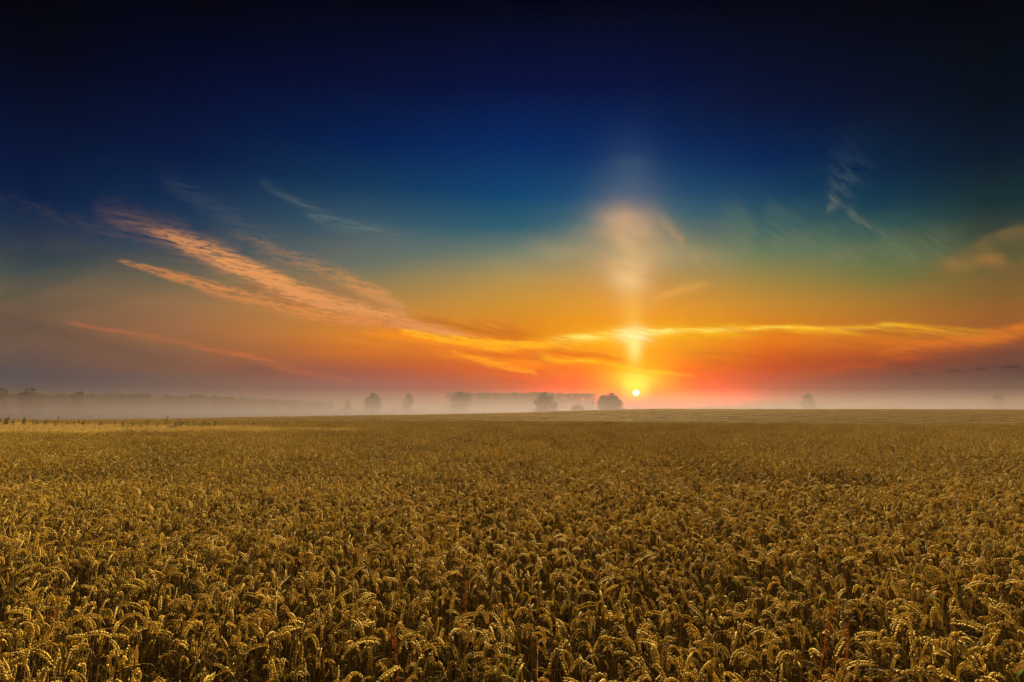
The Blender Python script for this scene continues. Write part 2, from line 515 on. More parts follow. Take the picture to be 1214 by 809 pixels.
dock(552, 690, 0.82, 'upright rust-red dock stalk among dark ears, left of centre foreground', 0.0)
dock(987, 716, 0.84, 'tall leaning rust-orange dock stalk among the ears right of centre', 0.22)
dock(1003, 738, 0.80, 'short upright orange dock spike just right of the leaning dock stalk', 0.0)
dock(466, 735, 0.80, 'reddish dock stalk in dark wheat left of the centre', -0.1)
dock(66, 708, 0.82, 'thin reddish dock stalk in the dark wheat at far left', 0.05)
blade(608, 748, 0.80, 'green and upright grass blade with kinked tip amid dark wheat', M_GREEN, 0.05, 1.5, -1, .003)
blade(632, 757, 0.79, 'bright rust-orange dead leaf blade bent over beside the green one', M_RUST, 0.055, 1.5, 1, .003)
blade(988, 711, 0.81, 'small bright green blade above the rust dock stalk', M_GREEN, 0.05, 1.5, -1, .004)
blade(1120, 706, 0.82, 'green drooping blade among pale ears at right', M_GREEN, 0.09, 1.5, -1, .003)
blade(1206, 758, 0.80, 'long green grass blade bending to the right edge', M_GREEN, 0.12, 1.4, 1, .003)
blade(1196, 792, 0.78, 'low green grass blade at the bottom right corner', M_GREEN, 0.12, 1.5, 1, .003)
blade(325, 683, 0.86, 'pale dry broken leaf blade standing out of the wheat at left', M_PALE, 0.09, 0.5, 1, .004)
blade(984, 782, 0.78, 'orange and yellow dry leaf folded over near the bottom right', M_RUST, 0.07, 2.0, 1, .003)

# ------------------------------------------------------------------ meadow margin
def grass_patch(name, seed):
    rg = random.Random(seed); mb = MB()
    for k in range(650):
        x, y = rg.uniform(-.5, .5), rg.uniform(-.5, .5); h = rg.uniform(.6, 1.0); az = rg.uniform(0, 6.28); b = rg.uniform(.05, .3)
        d = Vector((math.cos(az), math.sin(az), 0)); s = Vector((-d.y, d.x, 0))
        lp = [Vector((x, y, 0))+d*b*u*u*h+Vector((0, 0, h*u*(1-.15*u))) for u in (0, .4, .75, 1)]
        strip(mb, lp, [.003, .003, .0025, .0005], [s]*4, 0, rg.random())
        if rg.random() < .35:
            c = lp[-1]; tube(mb, [c-Vector((0, 0, .05)), c, c+d*.02+Vector((0, 0, .04))], [.001, .006, .001], 4, 0, rg.uniform(.4, 1))
    return obj(name, mb.mesh(name, [M_GRASS]), link=False)
grass_lib = lib('meadow_sources')
for i in range(4): grass_lib.objects.link(grass_patch('meadow_patch_%d' % i, 50+i))
gp = []
yy = 9.0
while yy < 68:
    xx = -yy*1.0-3
    while xx < -7:
        if in_meadow(xx, yy):
            s = rg.uniform(.8, 1.1)
            gp.append([xx+rg.uniform(-.2, .2), yy+rg.uniform(-.2, .2), ground(xx, yy), 0, 0, rg.uniform(0, 6.28), 1.1, 1.1, s, rg.randrange(4)])
        xx += .8
    yy += .8
scatter('meadow_grass', gp, grass_lib, label='pale straw-coloured meadow grass in a strip along the left edge of the wheat', cat='grass')

def weed(x, y, h, label, group, seed, lean=0.0, bushy=0.5):
    rg = random.Random(seed); h = 1.18*h-.14
    t = empty('tall_weed', (x, y, ground(x, y)), rg.uniform(0, 6.28) if not lean else 0)
    tag(t, label, 'weed', group)
    st_, fo = MB(), MB(); h *= 1.12
    n = 1 if bushy < .3 else rg.randint(2, 5)
    for k in range(n):
        a = rg.uniform(0, 6.28); sp = rg.uniform(.0, .28)*bushy*h; hh = h*(1 if k == 0 else rg.uniform(.6, .95))
        top = Vector((math.cos(a)*sp+lean*hh, math.sin(a)*sp, hh))
        tube(st_, [Vector((0, 0, -.02)), top*.5+Vector((lean*-.1*hh, 0, .02)), top], [.008, .006, .003], 4, 0, .5)
        for q in range(int(90+80*bushy)):
            u = rg.uniform(.55, 1.03) if q % 2 else rg.uniform(.2, .9); c = top*u
            r = (.05+.16*bushy)*math.sin(math.pi*min(.98, max(.05, u)))*h*.5
            b = rg.uniform(0, 6.28); d = Vector((math.cos(b), math.sin(b), rg.uniform(-.4, .8))).normalized()
            c = c+d*r*rg.random(); s = rg.uniform(.022, .05); e = d.cross(Vector((rg.random()-.5, rg.random()-.5, rg.random()-.5))).normalized()
            fo.add([tuple(c), tuple(c+d*s+e*s*.5), tuple(c+d*s*2.1), tuple(c+d*s-e*s*.5)], [(0, 1, 2, 3)], 0, rg.random())
    obj('stem', st_.mesh('stem', [M_WEED]), t); obj('foliage', fo.mesh('foliage', [M_WEED]), t)

def at_dist(px, Y):
    return ray(px, 490)[0]*Y

WS = 1.18                 # how far out the weeds of the margin stand

WG1 = 'tall dark weeds against the mist at far left'
for i, (px, Y, h, le, bu) in enumerate([(3, 37, 1.05, 0, .6), (9, 36, 1.2, 0, .5), (17, 37, 1.0, 0, .6), (26, 37, 1.2, .12, .3), (31, 36, 1.1, 0, .3), (41, 37, 1.02, 0, .8), (47, 37, 1.0, 0, .8), (55, 36.5, .98, .1, .4), (62, 36, 1.16, .3, .25)]):
    lab = 'dark weed standing against the mist in the row at the far left field edge'
    if i == 8: lab = 'slanting thin dark weed, rightmost of the row at the far left edge'
    if i == 3: lab = 'tallest forked dark weed in the row at the far left edge'
    weed(at_dist(px, Y*WS), Y*WS, h, lab, WG1, 300+i, le, bu)
WG2 = 'dark weeds scattered in the pale meadow strip'
for i, (px, Y, h, le, bu) in enumerate([(152, 30, .85, 0, .5), (158, 31, .98, 0, .3), (176, 34, 1.05, 0, .15), (193, 33, 1.22, .18, .25), (189, 30, .85, 0, .6), (199, 29, .8, 0, .7), (212, 32, 1.08, .2, .4), (209, 31, .92, 0, .5), (223, 33, .95, 0, .3), (231, 33, .95, 0, .4), (242, 33, 1.02, 0, .3), (248, 33, .92, 0, .4), (256, 33, 1.0, 0, .12), (120, 35, .95, 0, .5), (136, 36, .92, 0, .4), (100, 36, .95, 0, .5), (168, 31, .8, 0, .4), (325, 31, .85, 0, .5)]):
    lab = 'low dark weed clump scattered in the pale strip of meadow grass'
    if i == 3: lab = 'tallest dark spiky weed rising out of the pale meadow strip'
    if i == 6: lab = 'dark weed with arching top right of the tallest spiky weed'
    weed(at_dist(px, Y*WS), Y*WS, h, lab, WG2, 340+i, le, bu)

rgw = random.Random(77)
for k in range(24):
    px = rgw.uniform(64, 345); Y = rgw.uniform(36, 41) if k % 3 else rgw.uniform(29, 34)
    weed(at_dist(px, Y*WS), Y*WS, rgw.uniform(.72, .92), 'low dark weed clump scattered in the pale strip of meadow grass', WG2, 500+k, 0.001, rgw.uniform(.3, .9))

# ------------------------------------------------------------------ trees
def leaf_cloud(mb, centre, rad, n, size, rg, tint_shift=0.0, squash=1.0):
    cx, cy, cz = centre
    for _ in range(n):
        while True:
            d = Vector((rg.uniform(-1, 1), rg.uniform(-1, 1), rg.uniform(-1, 1)))
            if 0.15 < d.length < 1: break
        d = d.normalized()*(d.length**0.85)*rg.choice((1, 1, 1, 1.25))
        c = Vector((cx+d.x*rad, cy+d.y*rad, cz+d.z*rad*squash))
        a = Vector((rg.gauss(0, 1), rg.gauss(0, 1), rg.gauss(0, 1))).normalized(); b = a.cross(Vector((rg.gauss(0, 1), rg.gauss(0, 1), rg.gauss(0, 1)))).normalized()
        s = size*rg.uniform(.6, 1.3)
        mb.add([tuple(c-a*s), tuple(c+b*s*.55), tuple(c+a*s), tuple(c-b*s*.55)], [(0, 1, 2, 3)], 0, min(1, max(0, rg.gauss(.5, .2)+tint_shift)))

def tree(name, x, y, H, W, label, group, seed, skirt=0.2, sparse=1.0, cat='tree'):
    rg = random.Random(seed); z0 = ground(x, y)
    t = empty(name, (x, y, z0)); tag(t, label, cat, group)
    tk, cr = MB(), MB()
    tr = max(.1, H*.028)
    lean = rg.uniform(-.03, .03)*H
    tube(tk, [(0, 0, -.3), (lean*.2, 0, H*.25), (lean*.6, 0, H*.55), (lean, 0, H*.82)], [tr*1.4, tr, tr*.6, tr*.15], 8, 0, .5)
    lobes = []
    for k in range(54):
        while True:
            q = Vector((rg.uniform(-1, 1), rg.uniform(-1, 1), rg.uniform(-1, 1)))
            if q.length < 1: break
        q = q.normalized()*q.length**.6
        r0 = W*rg.uniform(.09, .17); mid = (1+skirt)*.5
        wide = 1.0 if q.z < 0 else 1.0-.15*q.z
        c = (lean+q.x*(W*.5-r0*.6)*wide, q.y*(W*.5-r0*.6), H*(mid+q.z*(1-skirt)*.5)-(r0*.7 if q.z > .5 else 0)); u = c[2]/H; lobes.append((c, r0))
        if k % 3 == 0: tube(tk, [(lean*u*.7, 0, H*max(.15, u-.28)), (c[0]*.5, c[1]*.5, H*(u-.1)), c], [tr*.45, tr*.3, tr*.08], 5, 0, .5)
    for c, r in lobes:
        leaf_cloud(cr, (c[0], c[1], c[2]), r, int(230*sparse), max(.09, W*.024), rg, rg.uniform(-.2, .2), .8)
    obj('trunk', tk.mesh('trunk', [M_BARK]), t); obj('crown', cr.mesh('crown', [M_TLEAF]), t)

def tree_at(px, top_py, w_px, Y, label, name='field_tree', group=None, skirt=.2, cat='tree', seed=1):
    a, _, v = ray(px, top_py); x = a*Y; z = EYE+v*Y
    tree(name, x, Y, z-ground(x, Y), w_px/F*Y, label, group, seed, skirt, cat=cat)

tree_at(646, 465.5, 30, 246, 'hazy broad round tree on the rise left of the sun', seed=401, skirt=.16)
tree_at(723, 464.5, 31, 244, 'hazy round tree tinged red, standing just left of the sun', seed=402, skirt=.16)
tree_at(686, 478.5, 17, 240, 'low faint bush between the two round trees near the sun', name='round_bush', skirt=.05, cat='bush', seed=403)
tree_at(443, 466, 21, 300, 'small domed tree in the mist, left of its twin near the middle', seed=404)
tree_at(485, 465.5, 15, 305, 'narrow rounded tree in mist, right twin of the small domed tree', seed=405)
tree_at(412, 473.5, 13, 300, 'faint low bush in the mist left of the small domed tree', name='round_bush', skirt=.05, cat='bush', seed=406)
tree_at(38, 459.5, 27, 272, 'broad dark tree rising over the far wood at left', seed=407)
tree_at(1, 456, 16, 268, 'dark tree cut by the left edge of the view', seed=408)
tree_at(95, 463.5, 14, 280, 'small tree crown just above the far wood at left', seed=409)
tree_at(548, 462.5, 26, 310, 'taller tree at the left end of the middle far wood', seed=410)
tree_at(958, 465, 17, 318, 'lone faint tree in the haze on the right horizon', seed=411)
tree_at(1181, 464.5, 17, 360, 'very faint tree in the haze at far right horizon', seed=412)

def far_wood(line, Y, label, seed):
    """line: (px, top_py) along the wood; a leafy mass with real depth."""
    rg = random.Random(seed); mb = MB()
    for (p0, t0), (p1, t1) in zip(line[:-1], line[1:]):
        x0, x1 = at_dist(p0, Y), at_dist(p1, Y)
        n = max(1, int(abs(x1-x0)/1.5))
        for k in range(n):
            u = (k+rg.random())/n; x = x0+(x1-x0)*u; yd = Y+rg.uniform(-7, 7)
            tp = t0+(t1-t0)*u+1.6*mnoise.noise(Vector((x*.06, 3.0, seed)))+1.5*mnoise.noise(Vector((x*.21, 7.0, seed)))+rg.uniform(-.3, .6)
            top = EYE+ray(600, tp)[2]*yd; g = ground(x, yd); h = top-g
            r = rg.uniform(2.2, 3.6)
            z = top-r*.8
            while z > g:
                leaf_cloud(mb, (x+rg.uniform(-1, 1), yd+rg.uniform(-1.5, 1.5), z), r, 120, .55, rg, rg.uniform(-.15, .15), .8); z -= r*1.3
    o = obj('far_wood', mb.mesh('far_wood', [M_TLEAF])); tag(o, label, 'wood', kind='stuff')

far_wood([(-140, 466), (0, 466), (60, 466.5), (150, 467), (230, 468.5), (300, 472), (390, 476)], 330, 'long grey-violet far wood above the mist at left', 3)
far_wood([(534, 465.5), (600, 465.5), (650, 465), (706, 466.5)], 440, 'dim reddish far wood behind the round trees left of the sun', 4)

# ------------------------------------------------------------------ haze and ground mist
def volume_box(name, x0, x1, y0, y1, z0, z1, density, colour, aniso, label, slope=0.0):
    vs = [(x, y, z) for z in (z0, z1) for (x, y) in ((x0, y0+(slope if z == z1 else 0)), (x1, y0+(slope if z == z1 else 0)), (x1, y1), (x0, y1))]
    fs = [(3, 2, 1, 0), (4, 5, 6, 7), (0, 1, 5, 4), (1, 2, 6, 5), (2, 3, 7, 6), (3, 0, 4, 7)]
    m, t = new_mat(name+'_air')
    v = t.new('ShaderNodeVolumePrincipled')
    v.inputs['Density'].default_value = density; v.inputs['Color'].default_value = colour+(1,)
    v.inputs['Anisotropy'].default_value = aniso
    out = t.new('ShaderNodeOutputMaterial'); t.l.new(v.outputs[0], out.inputs['Volume'])
    o = obj(name, mesh_from(name, vs, fs, [m])); tag(o, label, None, kind='stuff')
    return o

volume_box('haze', -6800, 6800, -90, 5400, -7.0, 21.0, 0.00005, (0.35, 0.50, 0.90), 0.35, 'thin warm morning haze in the air')
volume_box('mist_veil', -800, 800, 132, 640, -6.6, 13.5, 0.0027, (0.085, 0.052, 0.055), 0.5, 'thinnest and highest veil of mist round the far trees', slope=20)
volume_box('mist_layer', -560, 560, 58, 150, -6.5, 4.3, 0.0030, (0.115, 0.066, 0.052), 0.45, 'faint brown mist over the far rise of crop', slope=8)
for i, (top, den) in enumerate(((9.0, .0022), (6.6, .0026), (5.0, .0030), (3.8, .0048), (2.9, .0058))):
    e = 4.0*i
    volume_box('mist_layer', -795+e, 795-e, 152+e, 636-e, -6.5+.1*i, top, den, (0.165, 0.160, 0.262), 0.42,
               ('upper mist among the far tree crowns', 'mist at the height of the lower branches', 'middle mist round the trunks', 'low mist over the hollow', 'lowest palest mist lying on the hollow')[i], slope=25)

# ------------------------------------------------------------------ sky
def build_world():
    w = bpy.data.worlds.new('World'); SC.world = w; w.use_nodes = True
    t = NT(w.node_tree); t.n.clear()
    tc = t.new('ShaderNodeTexCoord'); sp = t.new('ShaderNodeSeparateXYZ'); t.l.new(tc.outputs['Generated'], sp.inputs[0])
    X, Y, Z = sp.outputs
    el = t.m('MULTIPLY', t.m('ARCSINE', Z), 180/math.pi)
    az = t.m('MULTIPLY', t.m('ARCTAN2', X, Y), 180/math.pi)
    # clear-sky colours by height above the horizon, for several bearings
    cols = [
        (30, [(0, 1, 1, 8), (60, 2, 3, 20), (120, 2, 9, 38), (180, 3, 18, 55), (230, 6, 28, 65), (270, 18, 45, 72), (300, 38, 58, 72), (325, 68, 76, 72), (345, 92, 84, 68), (370, 104, 84, 66), (400, 104, 80, 66), (430, 98, 77, 70), (455, 84, 76, 80), (475, 94, 90, 98)]),
        (220, [(0, 1, 1, 10), (100, 2, 8, 45), (180, 3, 22, 65), (240, 15, 45, 78), (290, 35, 65, 85), (330, 105, 98, 75), (360, 150, 110, 72), (390, 155, 103, 65), (410, 142, 96, 62), (440, 128, 86, 66), (460, 118, 92, 84), (475, 120, 100, 102)]),
        (430, [(0, 1, 1, 12), (100, 2, 10, 52), (170, 0, 30, 80), (220, 15, 55, 90), (270, 58, 88, 102), (310, 100, 110, 98), (340, 145, 123, 78), (370, 195, 130, 52), (400, 212, 125, 32), (420, 200, 105, 35), (440, 165, 85, 60), (460, 150, 92, 85), (475, 160, 110, 98)]),
        (610, [(0, 1, 1, 14), (100, 2, 12, 60), (170, 0, 38, 95), (230, 5, 65, 110), (270, 40, 92, 110), (300, 105, 122, 105), (330, 175, 143, 75), (360, 205, 145, 45), (385, 220, 135, 20), (410, 232, 120, 5), (440, 215, 90, 20), (455, 190, 82, 45), (475, 180, 95, 75)]),
        (750, [(0, 1, 1, 14), (100, 2, 12, 60), (180, 4, 42, 95), (230, 35, 80, 115), (260, 75, 108, 115), (300, 150, 140, 100), (350, 225, 152, 50), (380, 250, 160, 12), (400, 255, 185, 10), (430, 255, 160, 0), (450, 255, 112, 0), (465, 250, 80, 12), (480, 235, 70, 35)]),
        (910, [(0, 1, 1, 12), (120, 2, 12, 50), (190, 0, 35, 85), (230, 18, 62, 95), (270, 50, 92, 95), (300, 98, 118, 85), (330, 150, 130, 65), (360, 195, 135, 40), (385, 216, 130, 15), (410, 224, 110, 4), (430, 200, 82, 14), (450, 172, 68, 38), (475, 160, 82, 70)]),
        (1050, [(0, 1, 1, 10), (120, 2, 10, 40), (200, 3, 35, 65), (240, 15, 55, 75), (270, 48, 82, 80), (300, 85, 105, 75), (330, 120, 115, 60), (360, 165, 115, 40), (385, 182, 108, 25), (410, 186, 90, 16), (430, 146, 64, 32), (450, 118, 62, 52), (475, 125, 82, 76)]),
        (1190, [(0, 1, 1, 8), (120, 1, 8, 25), (180, 2, 20, 40), (240, 20, 45, 50), (280, 50, 65, 52), (310, 90, 85, 48), (340, 120, 90, 42), (370, 145, 90, 35), (400, 150, 75, 35), (420, 110, 58, 42), (445, 88, 55, 52), (475, 100, 74, 70)]),
    ]
    E0, E1 = -4.0, 41.0
    f = t.step(el, E0, E1, typ='LINEAR')
    prev, c = None, None
    for px, stops in cols:
        ss = []
        for (py, *rgb) in stops:
            a, b, z = ray(px, py)
            e = math.degrees(math.atan2(z, math.hypot(a, b)))
            ss.append(((e-E0)/(E1-E0), lin(rgb)))
        azd = math.degrees(math.atan(ray(px, 400)[0]))
        rp = t.ramp(f, ss)
        c = rp if c is None else t.mix(t.step(az, prev, azd, typ='LINEAR'), c, rp)
        prev = azd
    # unseen sky behind and overhead: Nishita model plus an added bright fill for the wheat
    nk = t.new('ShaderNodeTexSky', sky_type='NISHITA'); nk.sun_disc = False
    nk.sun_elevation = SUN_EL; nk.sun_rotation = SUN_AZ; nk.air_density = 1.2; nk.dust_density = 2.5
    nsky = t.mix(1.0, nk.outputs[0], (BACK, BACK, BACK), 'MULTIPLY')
    sky_fill = t.ramp(t.m('DIVIDE', el, 90.0), [(0.0, (0.08, 0.06, 0.05)), (0.2, (0.22, 0.17, 0.13)), (0.45, (0.95, 0.84, 0.60)), (0.75, (2.0, 1.80, 1.25)), (1.0, (2.3, 2.1, 1.5))])
    nsky = t.mix(1.0, nsky, t.mix(1.0, sky_fill, (BRIGHT, BRIGHT, BRIGHT), 'MULTIPLY'), 'ADD')
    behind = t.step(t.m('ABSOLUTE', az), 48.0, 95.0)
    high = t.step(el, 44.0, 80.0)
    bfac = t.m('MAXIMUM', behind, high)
    # bearings ahead, as places on an upright plane facing the dawn
    ysafe = t.m('MAXIMUM', Y, 0.08)
    A = t.m('MULTIPLY', t.m('DIVIDE', X, ysafe), F)
    B = t.m('MULTIPLY', t.m('DIVIDE', Z, ysafe), F)
    TA = t.m('DIVIDE', t.m('ADD', A, 760.0), 1520.0)
    wob = t.noise(t.xyz(A, t.m('MULTIPLY', B, 2.2)), 0.012, 4.0, 0.6)
    Bw = t.m('ADD', B, t.m('MULTIPLY', t.m('SUBTRACT', wob, 0.5), 16.0))

    A0, B0, Bw0, TA0 = A, B, Bw, TA
    def after(prev, x):
        # the clouds are laid one after another
        return t.m('MULTIPLY_ADD', prev, 1e-9, x)

    def streaky(fa, fb, shear, lo, hi, detail=4.0, seed=0.0, rough=0.55):
        v = t.xyz(t.m('MULTIPLY', A, fa), t.m('MULTIPLY', t.m('ADD', B, t.m('MULTIPLY', A, shear)), fb), seed)
        return t.step(t.noise(v, 1.0, detail, rough), lo, hi)

    def streak(c, pts, col, tex=None, warp=1.0, rag=False):
        """pts: (px, py, half width below, half width above, strength) along the cloud."""
        TA, Bw, B = after(c, TA0), after(c, Bw0), after(c, B0)
        cv, wd, wu, am = [], [], [], []
        for (px, py, d, u, s) in pts:
            a, _, z = ray(px, py); ta = (a*F+760)/1520
            cv.append((ta, (z*F+20)/420)); wd.append((ta, d/100)); wu.append((ta, u/100)); am.append((ta, s))
        dlt = t.m('SUBTRACT', Bw if warp else B, t.m('SUBTRACT', t.m('MULTIPLY', t.curve(TA, cv), 420.0), 20.0))
        up = t.m('GREATER_THAN', dlt, 0.0)
        wid = t.m('MULTIPLY', t.m('ADD', t.m('MULTIPLY', t.curve(TA, wu), up), t.m('MULTIPLY', t.curve(TA, wd), t.m('SUBTRACT', 1.0, up))), 100.0)
        q = t.m('DIVIDE', dlt, t.m('MAXIMUM', wid, 0.3))
        g = t.m('EXPONENT', t.m('MULTIPLY', t.m('MULTIPLY', q, q), -1.0))
        a0, a1 = cv[0][0], cv[-1][0]
        ins = t.m('MULTIPLY', t.step(TA, a0, a0+0.012), t.step(TA, a1-0.012, a1, 1.0, 0.0))
        k = t.m('MULTIPLY', t.m('MULTIPLY', g, t.curve(TA, am)), ins)
        if tex is not None: k = t.m('MULTIPLY', k, tex)
        if rag: k = t.step(k, 0.10, 0.78)
        return t.mix(k, c, lin(col))

    def blob(c, px, py, ra, rb, col, s, tilt=0.0, tex=None, gain=1.0):
        a, _, z = ray(px, py)
        A, B = after(c, A0), after(c, B0)
        da = t.m('SUBTRACT', A, a*F); db = t.m('SUBTRACT', B, z*F)
        da2 = t.m('SUBTRACT', da, t.m('MULTIPLY', db, tilt))
        q = t.m('ADD', t.m('POWER', t.m('ABSOLUTE', t.m('DIVIDE', da2, ra)), 2.0), t.m('POWER', t.m('ABSOLUTE', t.m('DIVIDE', db, rb)), 2.0))
        k = t.m('MULTIPLY', t.m('EXPONENT', t.m('MULTIPLY', q, -1.0)), s)
        if tex is not None: k = t.m('MULTIPLY', k, tex)
        return t.mix(k, c, tuple(q*gain for q in lin(col)))

    fine = streaky(0.012, 0.11, 0.12, 0.30, 0.66, 4.0, 1.0)
    rip = streaky(0.030, 0.22, 0.18, 0.28, 0.70, 3.0, 2.0)
    rip2 = t.m('ADD', 0.32, t.m('MULTIPLY', streaky(0.026, 0.20, 0.18, 0.36, 0.64, 6.0, 7.0, 0.72), 0.80))
    hair = t.m('ADD', 0.55, t.m('MULTIPLY', streaky(0.075, 0.55, 0.16, 0.38, 0.64, 3.0, 23.0, 0.6), 0.75))
    rip2 = t.m('MULTIPLY', t.m('MULTIPLY', rip2, hair), 1.35, clamp=True)
    fib = streaky(0.05, 0.16, 0.30, 0.40, 0.66, 6.0, 13.0, 0.7)
    curl = streaky(0.035, 0.075, 0.75, 0.40, 0.68, 6.0, 17.0, 0.68)
    soft = streaky(0.006, 0.03, -0.25, 0.30, 0.72, 4.0, 3.0)
    wisp = streaky(0.022, 0.020, 0.35, 0.34, 0.70, 5.0, 5.0)
    # faint overall cirrus veil
    c = t.mix(t.m('MULTIPLY', t.m('MULTIPLY', soft, 0.12), t.m('MULTIPLY', t.step(B, 20.0, 90.0), t.step(B, 150.0, 270.0, 1.0, 0.0))), c, t.mix(0.5, c, lin((215, 150, 95))))
    # dark violet bars low on the left
    c = streak(c, [(-60, 362, 10, 8, .5), (0, 376, 8, 7, .55), (90, 400, 9, 8, .5), (190, 425, 12, 9, .45), (320, 440, 14, 10, .35), (420, 456, 12, 8, 0)], (80, 62, 62), soft)
    c = streak(c, [(-60, 436, 10, 10, .5), (40, 446, 10, 10, .5), (160, 450, 10, 9, .3), (300, 455, 9, 9, 0)], (80, 72, 78))
    # thin orange thread low on the left
    c = streak(c, [(66, 377, 3, 3, 0), (100, 386, 3, 3, .35), (180, 400, 4, 3, .45), (260, 416, 4, 3, .6), (330, 432, 4, 3, .75), (390, 447, 4, 3, .5), (432, 459, 4, 4, 0)], (205, 108, 60), fine)
    # faint upper threads
    c = streak(c, [(-60, 215, 9, 10, .08), (20, 240, 9, 10, .12), (90, 266, 6, 8, .22), (140, 281, 4, 6, .4), (175, 290, 4, 4, 0)], (112, 92, 88), fib)
    c = streak(c, [(300, 212, 5, 5, 0), (345, 236, 6, 6, .35), (395, 262, 9, 8, .5), (450, 273, 10, 8, .35), (510, 290, 9, 8, 0)], (120, 128, 122), rip)
    c = streak(c, [(180, 208, 12, 12, 0), (260, 250, 16, 16, .28), (330, 290, 18, 18, .3), (400, 330, 14, 14, 0)], (95, 100, 105), rip)
    # main twin cirrus bands
    c = streak(c, [(230, 258, 14, 14, 0), (310, 292, 18, 16, .30), (380, 320, 18, 16, .42), (435, 345, 14, 14, .78), (470, 362, 9, 12, .95), (492, 376, 5, 7, 0)], (206, 140, 80), rip2, rag=True)
    c = streak(c, [(350, 322, 8, 8, 0), (400, 345, 10, 9, .55), (440, 362, 9, 8, .6), (475, 374, 6, 6, 0)], (140, 100, 72), rip)
    c = streak(c, [(100, 245, 14, 14, 0), (165, 268, 16, 18, .22), (260, 306, 22, 20, .38), (350, 345, 22, 18, .5), (430, 370, 18, 18, .55), (500, 386, 14, 14, .4), (560, 400, 10, 10, 0)], (205, 138, 84), rip)
    c = streak(c, [(120, 252, 8, 8, 0), (165, 268, 8, 10, .26), (225, 290, 15, 15, .62), (290, 318, 17, 14, .85), (350, 345, 16, 13, 1), (410, 366, 14, 12, 1), (455, 377, 10, 12, 1), (490, 385, 9, 9, 1), (530, 395, 8, 7, .85), (580, 404, 7, 6, 0)], (226, 150, 86), rip2, rag=True)
    c = streak(c, [(280, 334, 5, 5, 0), (330, 353, 7, 6, .6), (400, 373, 7, 6, .6), (470, 384, 6, 5, .3), (520, 388, 5, 5, 0)], (158, 92, 45), fine)
    c = streak(c, [(128, 304, 4, 5, 0), (155, 313, 5, 5, .5), (215, 330, 9, 8, .62), (290, 350, 13, 9, .62), (360, 370, 12, 9, .62), (420, 380, 9, 8, .75), (470, 384, 8, 7, 0)], (220, 138, 72), rip2, rag=True)
    # warm glow below the joint, then the bright arm towards the sun
    c = streak(c, [(350, 408, 12, 12, 0), (420, 402, 14, 12, .4), (485, 396, 14, 8, .8), (540, 408, 20, 9, .95), (600, 420, 22, 10, .95), (660, 430, 18, 10, .85), (740, 440, 14, 9, .7), (830, 448, 9, 6, 0)], (255, 142, 8), fine)
    c = streak(c, [(474, 376, 4, 5, 0), (502, 379, 5, 5, .65), (540, 384, 5, 6, .85), (590, 392, 6, 7, .85), (640, 402, 6, 6, .7), (700, 405, 4, 4, 0)], (176, 92, 22), fine)
    c = streak(c, [(462, 388, 4, 4, 0), (490, 394, 6, 5, .8), (530, 400, 8, 5, 1), (580, 407, 9, 5, 1), (640, 409, 6, 4, 1), (700, 408, 6, 4, 0)], (255, 176, 24), rip2, rag=True)
    c = streak(c, [(520, 412, 4, 4, 0), (560, 424, 6, 5, .7), (610, 436, 7, 5, .8), (650, 444, 5, 4, 0)], (255, 160, 14), rip2, rag=True)
    c = streak(c, [(520, 380, 4, 4, 0), (548, 379, 4, 5, .6), (575, 386, 4, 4, .7), (610, 392, 3, 3, 0)], (235, 150, 40), rip)
    c = streak(c, [(596, 446, 3, 3, 0), (610, 440, 3, 3, .6), (640, 428, 3, 3, .8), (668, 420, 3, 3, .3), (690, 416, 3, 3, 0)], (250, 140, 10), fine)
    c = streak(c, [(580, 440, 5, 5, 0), (620, 448, 8, 5, .5), (700, 456, 10, 6, .5), (780, 452, 8, 5, .4), (860, 446, 6, 5, 0)], (232, 72, 10), fine)
    # red fire low round the sun
    c = blob(c, 764, 458, 130, 28, (255, 84, 0), .6, gain=1.3)
    c = blob(c, 756, 472, 62, 26, (255, 78, 0), .8, gain=2.2)
    c = blob(c, 755, 456, 40, 26, (255, 150, 0), .75, gain=1.6)
    # long bright yellow bar over the sun
    c = streak(c, [(610, 408, 6, 3, 0), (650, 402, 8, 4, .8), (700, 398, 10, 4, .95), (745, 393, 12, 4, 1), (800, 391, 9, 4, 1), (870, 389, 9, 3.5, .95), (960, 388, 9, 3, .8), (1040, 387, 9, 3, .75), (1110, 389, 9, 3, .55), (1160, 392, 8, 4, .3), (1240, 396, 8, 4, 0)], (255, 188, 10), fine)
    c = streak(c, [(640, 404, 4, 3, 0), (690, 399, 5, 3, .8), (745, 394, 6, 3.5, 1), (800, 393, 4, 3, .95), (850, 391, 3, 2.5, .7), (920, 389, 2.5, 2, .45), (1010, 388, 2.5, 2, .25), (1080, 388, 2, 2, 0)], (255, 236, 110), rip)
    c = streak(c, [(850, 402, 8, 4, 0), (950, 402, 10, 5, .45), (1050, 404, 10, 5, .4), (1140, 402, 10, 6, .5), (1214, 386, 12, 5, .7), (1270, 378, 12, 5, .7)], (236, 128, 12), fine)
    c = streak(c, [(1030, 420, 5, 4, 0), (1060, 414, 7, 4, .6), (1110, 406, 8, 5, .75), (1170, 400, 8, 5, .6), (1240, 392, 8, 5, .4)], (226, 115, 22), rip)
    c = streak(c, [(930, 448, 4, 3, 0), (985, 440, 5, 4, .5), (1040, 430, 6, 4, .55), (1100, 420, 6, 4, .4), (1150, 416, 5, 4, 0)], (190, 82, 24), fine)
    # burnt-orange shadow bars between
    c = streak(c, [(800, 418, 6, 6, 0), (850, 424, 10, 9, .35), (940, 424, 12, 9, .35), (1040, 424, 10, 7, .3), (1100, 424, 8, 6, 0)], (172, 68, 8), fine)
